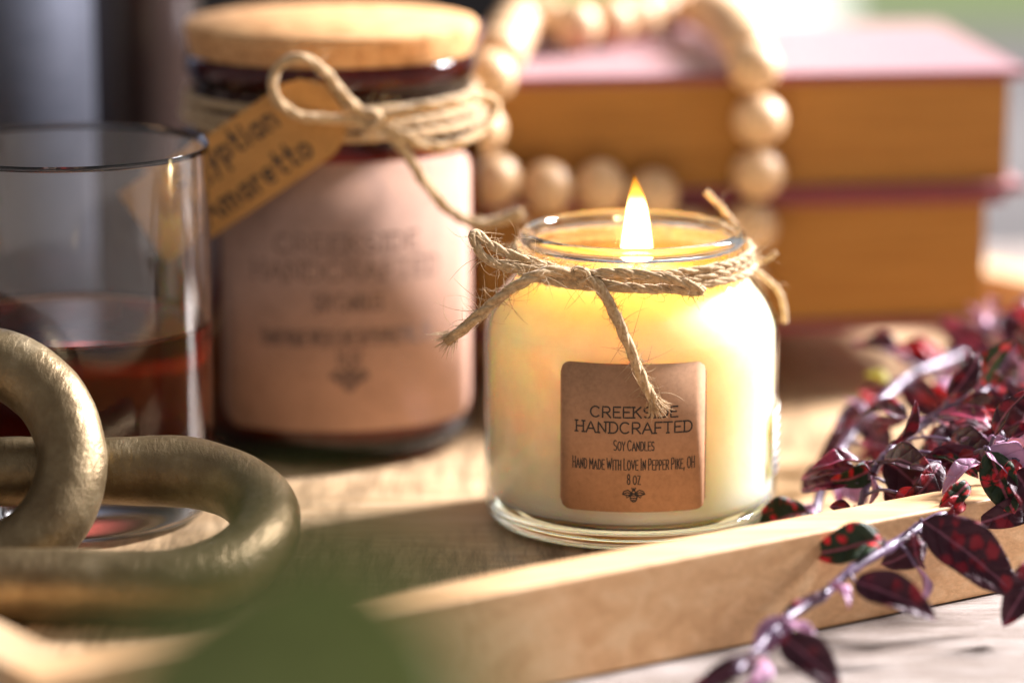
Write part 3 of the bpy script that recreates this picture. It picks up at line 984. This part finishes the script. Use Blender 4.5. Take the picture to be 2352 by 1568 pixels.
# ------------------------------------------------------------------ antique gold chain
chain = thing("chain_ornament", "antique gold chain of chunky hand textured links beside the tumbler", "chain", (-0.15, -0.07, 0))
def link_mesh(center, ux, uy, half_len, rc, rt, seed):
    ux, uy = Vector(ux).normalized(), Vector(uy)
    uy = (uy - ux * uy.dot(ux)).normalized()
    nz = ux.cross(uy)
    pts = []
    for i in range(24):
        a = -pi / 2 + pi * i / 23
        pts.append(Vector(center) + ux * (half_len + rc * cos(a)) + uy * rc * sin(a))
    for i in range(1, 12):
        pts.append(Vector(center) + ux * (half_len - 2 * half_len * i / 12) + uy * rc)
    for i in range(24):
        a = pi / 2 + pi * i / 23
        pts.append(Vector(center) + ux * (-half_len + rc * cos(a)) + uy * rc * sin(a))
    for i in range(1, 12):
        pts.append(Vector(center) + ux * (-half_len + 2 * half_len * i / 12) - uy * rc)
    path = spline(pts, 3, True)
    fr = []
    n = len(path)
    for i in range(n):
        t = (path[(i + 1) % n] - path[i - 1]).normalized()
        fr.append((t, nz, t.cross(nz)))
    bm = bmesh.new()
    add_tube(bm, path, rt, 40, True, fr=fr)
    for v in bm.verts:
        nv = noise.noise(v.co * 38 + Vector((seed, 0, 0))) * 0.0007 + noise.noise(v.co * 140 + Vector((0, seed, 0))) * 0.00022 + noise.noise(v.co * 420) * 0.00008
        c = min(path[::6], key=lambda p: (p - v.co).length_squared)
        d = (v.co - c)
        v.co += d.normalized() * nv
    bmesh.ops.recalc_face_normals(bm, faces=bm.faces[:])
    return bm
RC, RT = 0.0285, 0.0090
mid = Vector((0, (-0.0995 - 0.0455) / 2, (0.0092 + 0.0245) / 2))
obj("link", link_mesh((-0.1235 - 0.032, mid.y, mid.z), (1, 0, 0), (0, 0.054, 0.0153), 0.032, RC, RT, 1.7), M_BRONZE, chain)
ln = radians(35)
obj("link", link_mesh((-0.1735 - 0.030, -0.064, 0.0312), (1, 0.06, 0), (0, sin(ln), cos(ln)), 0.030, RC, RT, 6.1), M_BRONZE, chain)

# ------------------------------------------------------------------ two old books
BY = radians(6.8)
BU = Vector((-cos(BY), -sin(BY), 0))      # from the right front corner towards the left
BV = Vector((-sin(BY), cos(BY), 0))       # towards the back
B0 = Vector((0.1285, 0.1600, 0))
def book(z0, thick, label, du, dv, width=0.190, depth=0.122):
    t = thing("book", label, "book", B0 + BU * 0.1 + BV * 0.07 + Vector((0, 0, z0)), "red cloth books stacked on the tray")
    c, o = 0.0032, 0.0035
    base = B0 + BU * du + BV * dv
    bm = bmesh.new()
    add_box(bm, base + Vector((0, 0, z0)), BU * width, BV * depth, Vector((0, 0, c)), 0.0012)
    add_box(bm, base + Vector((0, 0, z0 + thick - c)), BU * width, BV * depth, Vector((0, 0, c)), 0.0012)
    # rounded spine at the back
    prof = [base + BV * (depth - 0.002 + 0.010 * sin(pi * i / 12)) + Vector((0, 0, z0 + 0.0008 + (thick - 0.0016) * i / 12)) for i in range(13)]
    inn = [base + BV * (depth - 0.006 + 0.010 * sin(pi * i / 12)) + Vector((0, 0, z0 + 0.0035 + (thick - 0.007) * i / 12)) for i in range(13)]
    rows = [[bm.verts.new(p + BU * s) for p in prof + inn[::-1]] for s in (0.0, width)]
    m = len(rows[0])
    for i in range(m):
        bm.faces.new((rows[0][i], rows[0][(i + 1) % m], rows[1][(i + 1) % m], rows[1][i]))
    bmesh.ops.recalc_face_normals(bm, faces=bm.faces[:])
    obj("cover", bm, M_COVER, t, False)
    bm = bmesh.new()
    p0 = base + BU * (o * 1.6) + BV * o + Vector((0, 0, z0 + c + 0.0001))
    add_box(bm, p0, BU * (width - 3.2 * o), BV * (depth - 2.5 * o), Vector((0, 0, thick - 2 * c - 0.0002)), 0.0004)
    obj("page_block", bm, M_PAGES, t, False)
    return t
book(0.0197, 0.0432, "lower red cloth book of the stack, resting on the tray rails under the other book", 0.006, 0.001)
book(0.0630, 0.0390, "upper red cloth book of the stack, with wooden beads draped over its cover", 0.0, 0.0)

# ------------------------------------------------------------------ wooden bead garland
gar = thing("bead_garland", "loop of round natural wooden beads draped over the stacked books", "bead garland", at(1450, 440, 0.140))
zt = 0.1020 + 0.0086
ctrl = []
def top_pt(px, py):
    ctrl.append(floor_at(px, py, zt))
top_pt(1172, 78); top_pt(1215, 36); top_pt(1285, 60); top_pt(1370, 55); top_pt(1465, 36); top_pt(1545, 14); top_pt(1625, 24); top_pt(1682, 62)
ctrl += [at(1722, 122, 0.1485), at(1738, 195, 0.1430), at(1744, 315, 0.1432), at(1738, 434, 0.1432), at(1722, 545, 0.1428), at(1700, 640, 0.142), at(1655, 690, 0.141), at(1612, 640, 0.140), at(1580, 540, 0.139),
         at(1511, 455, 0.138), at(1403, 432, 0.136), at(1299, 428, 0.134), at(1196, 434, 0.132), at(1122, 400, 0.131), at(1100, 310, 0.131), at(1108, 220, 0.131), at(1140, 140, 0.137)]
loop = spline(ctrl, 14, True)
bd = 0.0163
bmd = bmesh.new()
rb, hole = bd / 2 * 1.0, 0.0014
pr = [(hole, -sqrt(rb * rb - hole * hole) * 0.95)] + [(max(hole, rb * cos(a)), rb * 0.97 * sin(a)) for a in (radians(-75 + 150 * i / 18) for i in range(19))] + [(hole, sqrt(rb * rb - hole * hole) * 0.95)]
add_lathe(bmd, pr, 32, close=True)
bead_me = bpy.data.meshes.new("bead")
bmd.to_mesh(bead_me)
bmd.free()
for p in bead_me.polygons:
    p.use_smooth = True
bead_me.materials.append(M_BEAD)
tot = sum((loop[i] - loop[i - 1]).length for i in range(len(loop)))
nb = int(tot / bd)
sp_ = tot / nb
acc, need = 0.0, 0.0
for i in range(len(loop)):
    a, b = loop[i], loop[(i + 1) % len(loop)]
    l = (b - a).length
    while acc + l >= need - 1e-9 and nb > 0:
        p = a.lerp(b, (need - acc) / l if l else 0)
        o = bpy.data.objects.new("bead", bead_me)
        col.objects.link(o)
        o.parent = gar
        o.location = p - gar.location
        o.rotation_euler = (b - a).to_track_quat('Z', 'Y').to_euler()
        need += sp_
        nb -= 1
    acc += l
bm = bmesh.new()
add_tube(bm, loop, 0.0010, 8, True)
obj("cord", bm, M_JUTE, gar)

# ------------------------------------------------------------------ things behind on the left
bm = bmesh.new()
CY = 0.150
cp = at(-62, 700, CY)
add_lathe(bm, [(0.0, 0.0), (0.038, 0.0), (0.0395, 0.0015), (0.0395, 0.168), (0.0385, 0.170), (0.0, 0.170)], 96, center=(cp.x, CY, 0.0005))
def brushed():
    M = NT("brushed_steel")
    v = M.coords((1, 1, 40))
    n = M.noise(v, 60, 4)
    M.set(base=M.ramp(n, [(0.3, (0.075, 0.082, 0.105)), (0.7, (0.125, 0.133, 0.165))]), metal=0.9, rough=0.48)
    M.bump(n, 0.2, 0.0004)
    return M.m
can = thing("metal_canister", "brushed grey metal canister standing behind the tumbler at the left edge", "canister", (cp.x, CY, 0))
obj("body", bm, brushed(), can)
bm = bmesh.new()
add_lathe(bm, [(0.0, 0.1705), (0.0392, 0.1705), (0.0402, 0.1720), (0.0402, 0.182), (0.039, 0.184), (0.0, 0.185)], 96, center=(cp.x, CY, 0.0005))
obj("lid", bm, brushed(), can)
BYY = 0.215
bp = at(285, 700, BYY)
bt = thing("dark_bottle", "dark brown bottle in the shade behind the amber jar and canister", "bottle", (bp.x, BYY, 0))
bm = bmesh.new()
add_lathe(bm, smooth_prof([(0.0, 0.0), (0.024, 0.0), (0.026, 0.003), (0.026, 0.06), (0.026, 0.150), (0.022, 0.170), (0.011, 0.19), (0.010, 0.23), (0.0, 0.2305)], 4), 64, center=(bp.x, BYY, 0.0005))
obj("body", bm, plain("dark_brown_glass", (0.035, 0.022, 0.018), 0.22, 0, 10, 0.1, spec=0.6), bt)
bm = bmesh.new()
add_lathe(bm, [(0.0, 0.2255), (0.0118, 0.2255), (0.0118, 0.245), (0.011, 0.246), (0.0, 0.246)], 48, center=(bp.x, BYY, 0))
obj("cap", bm, plain("black_cap", (0.02, 0.02, 0.02), 0.5), bt)

# pale post outside the window
wp = at(1650, 40, 6.2)
wp2 = at(1905, 40, 6.2)
bm = bmesh.new()
add_box(bm, (wp.x, 6.2, -0.8), (wp2.x - wp.x, 0, 0), (0, 0.25, 0), (0, 0, 2.4), 0.01)
tag(obj("garden_post", bm, plain("white_post_paint", (0.80, 0.80, 0.78), 0.5), smooth=False), "white painted post outside beyond the books", "post")

# ------------------------------------------------------------------ red leaved plant sprigs
def leaf_mesh(base, tip, width, nrm, fold=0.35, curl=0.25, twist=0.0, nl=16, nw=5, thick=0.00022, wave=0.08, crinkle=0.06):
    base, tip = Vector(base), Vector(tip)
    ax = tip - base
    L = ax.length
    ax.normalize()
    n = Vector(nrm)
    n = (n - ax * n.dot(ax)).normalized()
    side = ax.cross(n).normalized()
    bm = bmesh.new()
    uv = bm.loops.layers.uv.new("UVMap")
    rows = {}
    uvs = {}
    for lay in (0, 1):
        for i in range(nl + 1):
            t = i / nl
            wd = width * 0.5 * (1.0 if nl < 1 else (max(0.0, t) ** 0.62) * ((1 - t) ** 0.72) * 1.95)
            for j in range(-nw, nw + 1):
                s = j / nw
                a = twist * t
                sd = side * cos(a) + n * sin(a)
                nn = n * cos(a) - side * sin(a)
                lift = fold * abs(s) * wd - curl * L * (t - 0.15) ** 2 + wave * wd * sin(t * 9 + s * 3) * abs(s)
                p = base + ax * (L * (t - 0.12 * curl * t * t)) + sd * (s * wd) + nn * (lift + (thick if lay == 0 else 0.0) * min(1.0, wd / (0.15 * width)))
                v = bm.verts.new(p)
                rows[lay, i, j] = v
                v.co += nn * (crinkle * width * noise.noise(Vector((t * L * 260, s * wd * 260, base.x * 900))) * min(1.0, wd / (0.2 * width)))
                uvs[v] = (t * L, s * wd)
    for i in range(nl):
        for j in range(-nw, nw):
            bm.faces.new((rows[0, i, j], rows[0, i + 1, j], rows[0, i + 1, j + 1], rows[0, i, j + 1]))
            bm.faces.new((rows[1, i, j + 1], rows[1, i + 1, j + 1], rows[1, i + 1, j], rows[1, i, j]))
        for j in (-nw, nw):
            bm.faces.new((rows[0, i, j], rows[1, i, j], rows[1, i + 1, j], rows[0, i + 1, j]))
    bmesh.ops.recalc_face_normals(bm, faces=bm.faces[:])
    for f in bm.faces:
        for l in f.loops:
            l[uv].uv = uvs[l.vert]
    return bm

def sprig(label, stem_pts, radii, leaves, mat=M_STEM, group="red leaved sprigs at the right of the tray", extra=0):
    """stem_pts: (px, py, Y); leaves: (bx, by, tx, ty, width px, colour, depth Y of base, dY to tip, facing)"""
    P = [at(*p) for p in stem_pts]
    t = thing("plant_sprig", label, "sprig", P[-1], group)
    path = spline(P, 8)
    n = len(path)
    bm = bmesh.new()
    rad = []
    for i in range(n):
        f = i / (n - 1)
        rad.append((radii[0] + (radii[1] - radii[0]) * f) * (1 + 0.10 * noise.noise(path[i] * 200)))
    for i in range(0, n, 8):                      # swollen nodes
        for k in (-1, 0, 1):
            if 0 <= i + k < n:
                rad[i + k] *= (1.28 if k == 0 else 1.1)
    add_tube(bm, path, rad, 10)
    for (bx, by, tx, ty, wpx, kind, y0, dy, face) in leaves:      # short stalks belong to the stem
        b = at(bx, by, y0)
        near = min(path, key=lambda p: (p - b).length)
        if 0.0005 < (near - b).length < 0.03:
            m_ = near.lerp(b, 0.5) + Vector((0, 0, 0.0012))
            add_tube(bm, spline([near, m_, b], 4), [radii[1] * 0.5] * 9, 6)
    rr_ = random.Random(len(label))
    for q in range(extra):
        i = rr_.randrange(2, n - 2)
        tdir_ = (path[i + 1] - path[i - 1]).normalized()
        sd_ = Vector((rr_.uniform(-1, 1), rr_.uniform(-1, 0.6), rr_.uniform(-0.5, 0.9)))
        sd_ = (sd_ - tdir_ * sd_.dot(tdir_) * 0.7).normalized()
        L_ = rr_.uniform(0.009, 0.021)
        b = path[i] + sd_ * 0.0045
        p = b + (sd_ + Vector((0, 0, -0.25))).normalized() * L_
        if p.z < 0.003:
            p.z = 0.003
        add_tube(bm, spline([path[i], path[i].lerp(b, 0.5) + Vector((0, 0, 0.0006)), b], 3), [radii[1] * 0.5] * 7, 6)
        kind = rr_.choice(('dark', 'dark', 'dark', 'magenta', 'magenta', 'polka', 'dark', 'red', 'lilac'))
        if kind == 'lilac':
            p = b.lerp(p, 0.55)
        obj("leaf", leaf_mesh(b, p, L_ * rr_.uniform(0.38, 0.6), (rr_.uniform(-0.6, 0.9), rr_.uniform(-1, -0.1), rr_.uniform(0.1, 1)), fold=rr_.uniform(0.3, 0.9),
                              curl=rr_.uniform(0.2, 0.7), twist=rr_.uniform(-0.9, 0.9), wave=rr_.uniform(0.1, 0.3)), M_LEAF[kind], t)
    obj("stem", bm, mat, t)
    for (bx, by, tx, ty, wpx, kind, y0, dy, face) in leaves:
        b, p = at(bx, by, y0), at(tx, ty, y0 + dy)
        wd = wpx * 2500 / 2352 / 9000 * (1.0 + y0) * 1.3
        r = random.Random(int(bx * 7 + by * 3 + tx))
        obj("leaf", leaf_mesh(b, p, wd, face, fold=r.uniform(0.35, 0.85), curl=r.uniform(0.15, 0.6), twist=r.uniform(-0.8, 0.8), wave=r.uniform(0.1, 0.25)), M_LEAF[kind], t)
    return t

CAMF = (0.05, -0.9, 0.35)      # turned to the camera
UPF = (0.1, -0.35, 0.95)       # lying flat
SIDE = (0.7, -0.35, 0.6)       # turned to the window
LFT = (-0.6, -0.6, 0.45)
sprig("lowest sprig, hanging over the tray's front rail onto the weathered table",
      [(2420, 1075, 0.0), (2290, 1122, -0.035), (2200, 1165, -0.055), (2110, 1213, -0.074), (2040, 1258, -0.085), (1960, 1305, -0.095), (1885, 1370, -0.105), (1800, 1425, -0.118), (1748, 1478, -0.128), (1690, 1545, -0.140)],
      (0.0016, 0.0009),
      [(2118, 1195, 2345, 1352, 128, 'dark', -0.076, -0.012, CAMF), (2030, 1240, 1868, 1268, 92, 'polka', -0.087, -0.004, (0, -0.6, 0.8)),
       (2122, 1240, 2045, 1305, 72, 'dark', -0.078, -0.006, CAMF), (2103, 1300, 2152, 1388, 40, 'lilac', -0.086, -0.010, SIDE),
       (2098, 1222, 2108, 1312, 26, 'dark', -0.082, -0.004, CAMF),
       (1962, 1335, 2150, 1398, 88, 'dark', -0.100, -0.012, CAMF), (1905, 1345, 1965, 1372, 46, 'lilac', -0.104, -0.006, SIDE),
       (1895, 1362, 1752, 1446, 40, 'dark', -0.106, -0.012, LFT), (1815, 1422, 1730, 1500, 74, 'lilac', -0.119, -0.006, SIDE),
       (1795, 1460, 1930, 1560, 98, 'dark', -0.126, -0.012, CAMF), (1762, 1508, 1590, 1566, 56, 'dark', -0.134, -0.010, (0, -0.5, 0.85)),
       (1765, 1520, 1725, 1585, 46, 'lilac', -0.134, -0.010, SIDE), (1808, 1428, 1880, 1462, 36, 'lilac', -0.120, -0.004, SIDE),
       (2215, 1150, 2160, 1178, 44, 'red', -0.058, -0.008, CAMF)], M_STEM)
sprig("middle sprig with large dark leaves, resting inside the tray's right end",
      [(2420, 850, 0.045), (2320, 886, 0.030), (2283, 893, 0.022), (2223, 917, 0.012), (2175, 939, 0.004), (2139, 963, -0.002), (2074, 1010, -0.012), (2031, 1050, -0.022), (2007, 1080, -0.026), (1985, 1133, -0.030), (1972, 1175, -0.032)],
      (0.0017, 0.0009),
      [(2010, 1072, 1928, 1118, 54, 'polka', -0.026, -0.006, CAMF), (2038, 1056, 2140, 1142, 92, 'dark', -0.024, -0.012, CAMF),
       (2270, 975, 2100, 1040, 84, 'dark', -0.012, -0.014, UPF), (2200, 935, 2365, 1000, 110, 'dark', 0.004, -0.02, CAMF),
       (2128, 985, 2100, 955, 36, 'lilac', -0.003, 0.002, SIDE), (2160, 1062, 2095, 1172, 62, 'dark', -0.040, -0.012, CAMF),
       (2225, 1108, 2158, 1176, 46, 'polka', -0.056, -0.008, CAMF), (2252, 1060, 2160, 1096, 44, 'lilac', -0.048, -0.008, UPF),
       (2110, 1060, 2150, 1110, 40, 'lilac', -0.036, -0.004, SIDE), (2000, 1090, 2010, 1165, 30, 'lilac', -0.030, -0.006, SIDE),
       (2060, 1130, 2115, 1160, 50, 'red', -0.044, -0.004, CAMF), (2150, 965, 2230, 1010, 60, 'dark', -0.006, -0.014, UPF),
       (1955, 1172, 1905, 1160, 34, 'dark', -0.036, 0, CAMF), (2180, 1010, 2280, 1060, 90, 'dark', -0.022, -0.02, CAMF),
       (2140, 1040, 2250, 1062, 60, 'polka', -0.03, -0.01, UPF)], M_STEM, extra=22)
sprig("blurred upright sprig with a thick lilac stem, farthest back by the books",
      [(2400, 660, 0.125), (2310, 735, 0.108), (2262, 770, 0.098), (2212, 815, 0.088), (2103, 857, 0.066), (2055, 893, 0.054), (1994, 953, 0.038), (1946, 1013, 0.024), (1898, 1097, 0.006), (1872, 1175, -0.006), (1868, 1200, -0.010)],
      (0.0018, 0.0014),
      [(1968, 925, 1902, 1068, 62, 'dark', 0.040, -0.014, CAMF), (1988, 965, 1950, 900, 36, 'lilac', 0.038, 0.004, SIDE), (1990, 950, 1978, 890, 40, 'red', 0.046, 0.004, SIDE),
       (1985, 960, 2040, 1055, 72, 'dark', 0.032, -0.014, CAMF), (2108, 862, 2095, 925, 60, 'red', 0.064, -0.010, CAMF), (2082, 885, 2168, 960, 76, 'dark', 0.056, -0.014, CAMF),
       (2155, 842, 2055, 782, 62, 'red', 0.076, 0.006, SIDE), (2150, 848, 2062, 812, 40, 'lilac', 0.074, 0.002, SIDE), (2042, 885, 1984, 852, 40, 'lime', 0.058, 0.004, SIDE),
       (2186, 820, 2163, 885, 34, 'lilac', 0.082, -0.008, SIDE), (2192, 882, 2128, 893, 34, 'lilac', 0.060, -0.004, UPF), (1908, 1088, 1842, 1108, 58, 'dark', 0.008, -0.006, CAMF),
       (1905, 1075, 1858, 1092, 30, 'lilac', 0.008, -0.004, SIDE), (1856, 1176, 1720, 1206, 80, 'polka', -0.016, -0.006, (-0.1, -0.75, 0.66)), (1872, 1160, 1830, 1200, 34, 'lilac', -0.006, -0.004, SIDE),
       (1900, 1100, 1935, 1180, 34, 'lilac', 0.004, -0.01, SIDE), (2268, 770, 2232, 690, 52, 'lilac', 0.100, 0.006, SIDE), (2272, 775, 2238, 735, 46, 'lilac', 0.098, 0.0, SIDE),
       (2180, 900, 2250, 880, 40, 'lime', 0.062, 0.004, UPF), (2120, 900, 2185, 920, 50, 'red', 0.052, -0.01, CAMF)], M_STEM, extra=14)
sprig("bushy sprig at the right frame edge, with a green leaf spotted red",
      [(2460, 960, 0.03), (2400, 985, 0.01), (2345, 1010, -0.010), (2300, 1032, -0.030), (2262, 1040, -0.042)],
      (0.0018, 0.0012),
      [(2272, 1036, 2322, 1176, 84, 'polka', -0.048, -0.012, CAMF), (2262, 1034, 2372, 1096, 80, 'lilac', -0.046, -0.006, UPF), (2380, 1150, 2272, 1200, 70, 'dark', -0.052, -0.010, CAMF),
       (2320, 900, 2390, 980, 90, 'dark', 0.010, -0.01, CAMF), (2290, 1000, 2380, 1030, 70, 'dark', -0.02, -0.01, UPF), (2400, 1290, 2308, 1420, 90, 'dark', -0.088, -0.012, CAMF),
       (2330, 1080, 2400, 1190, 90, 'dark', -0.052, -0.012, CAMF), (2340, 1060, 2300, 1110, 44, 'red', -0.05, -0.006, CAMF), (2310, 1010, 2250, 1030, 40, 'lilac', -0.034, 0, UPF)], M_STEM_DARK, extra=22)
sprig("blurred cluster of pink and red leaves at the right frame edge",
      [(2450, 720, 0.10), (2370, 790, 0.085), (2320, 830, 0.075), (2280, 880, 0.06)],
      (0.0016, 0.0012),
      [(2290, 870, 2276, 800, 42, 'lilac', 0.066, 0.004, SIDE), (2330, 820, 2282, 770, 46, 'lilac', 0.078, 0.004, SIDE), (2330, 815, 2300, 700, 54, 'dark', 0.08, 0.01, CAMF), (2345, 800, 2372, 700, 60, 'red', 0.084, 0.01, SIDE),
       (2330, 830, 2385, 890, 80, 'dark', 0.07, -0.01, CAMF), (2300, 850, 2345, 905, 60, 'dark', 0.064, -0.012, CAMF), (2318, 825, 2290, 735, 32, 'lilac', 0.084, 0.006, SIDE),
       (2350, 790, 2300, 760, 36, 'lilac', 0.084, 0.004, SIDE), (2290, 880, 2250, 850, 46, 'dark', 0.066, 0.0, CAMF), (2300, 880, 2352, 935, 70, 'dark', 0.056, -0.01, CAMF)], M_STEM, extra=20)

# ------------------------------------------------------------------ green leaf close to the lens
gp = at(600, 1900, -0.47)
green = thing("houseplant_leaf", "large blurred green leaf in the foreground at the bottom left", "leaf", gp)
lb, lt = at(580, 2100, -0.60), at(830, 1165, -0.59)
obj("blade", leaf_mesh(lb, lt, 0.062, (0.15, -0.8, 0.55), fold=0.25, curl=0.12, twist=0.1, nl=20, nw=6), M_GREEN, green)
bm = bmesh.new()
add_tube(bm, spline([lb + Vector((0.0008, 0, 0.001)), lb + Vector((-0.006, -0.01, -0.03)), Vector((lb.x - 0.012, lb.y - 0.03, -0.007))], 8), 0.0013, 10)
obj("stalk", bm, M_STEM_DARK, green)
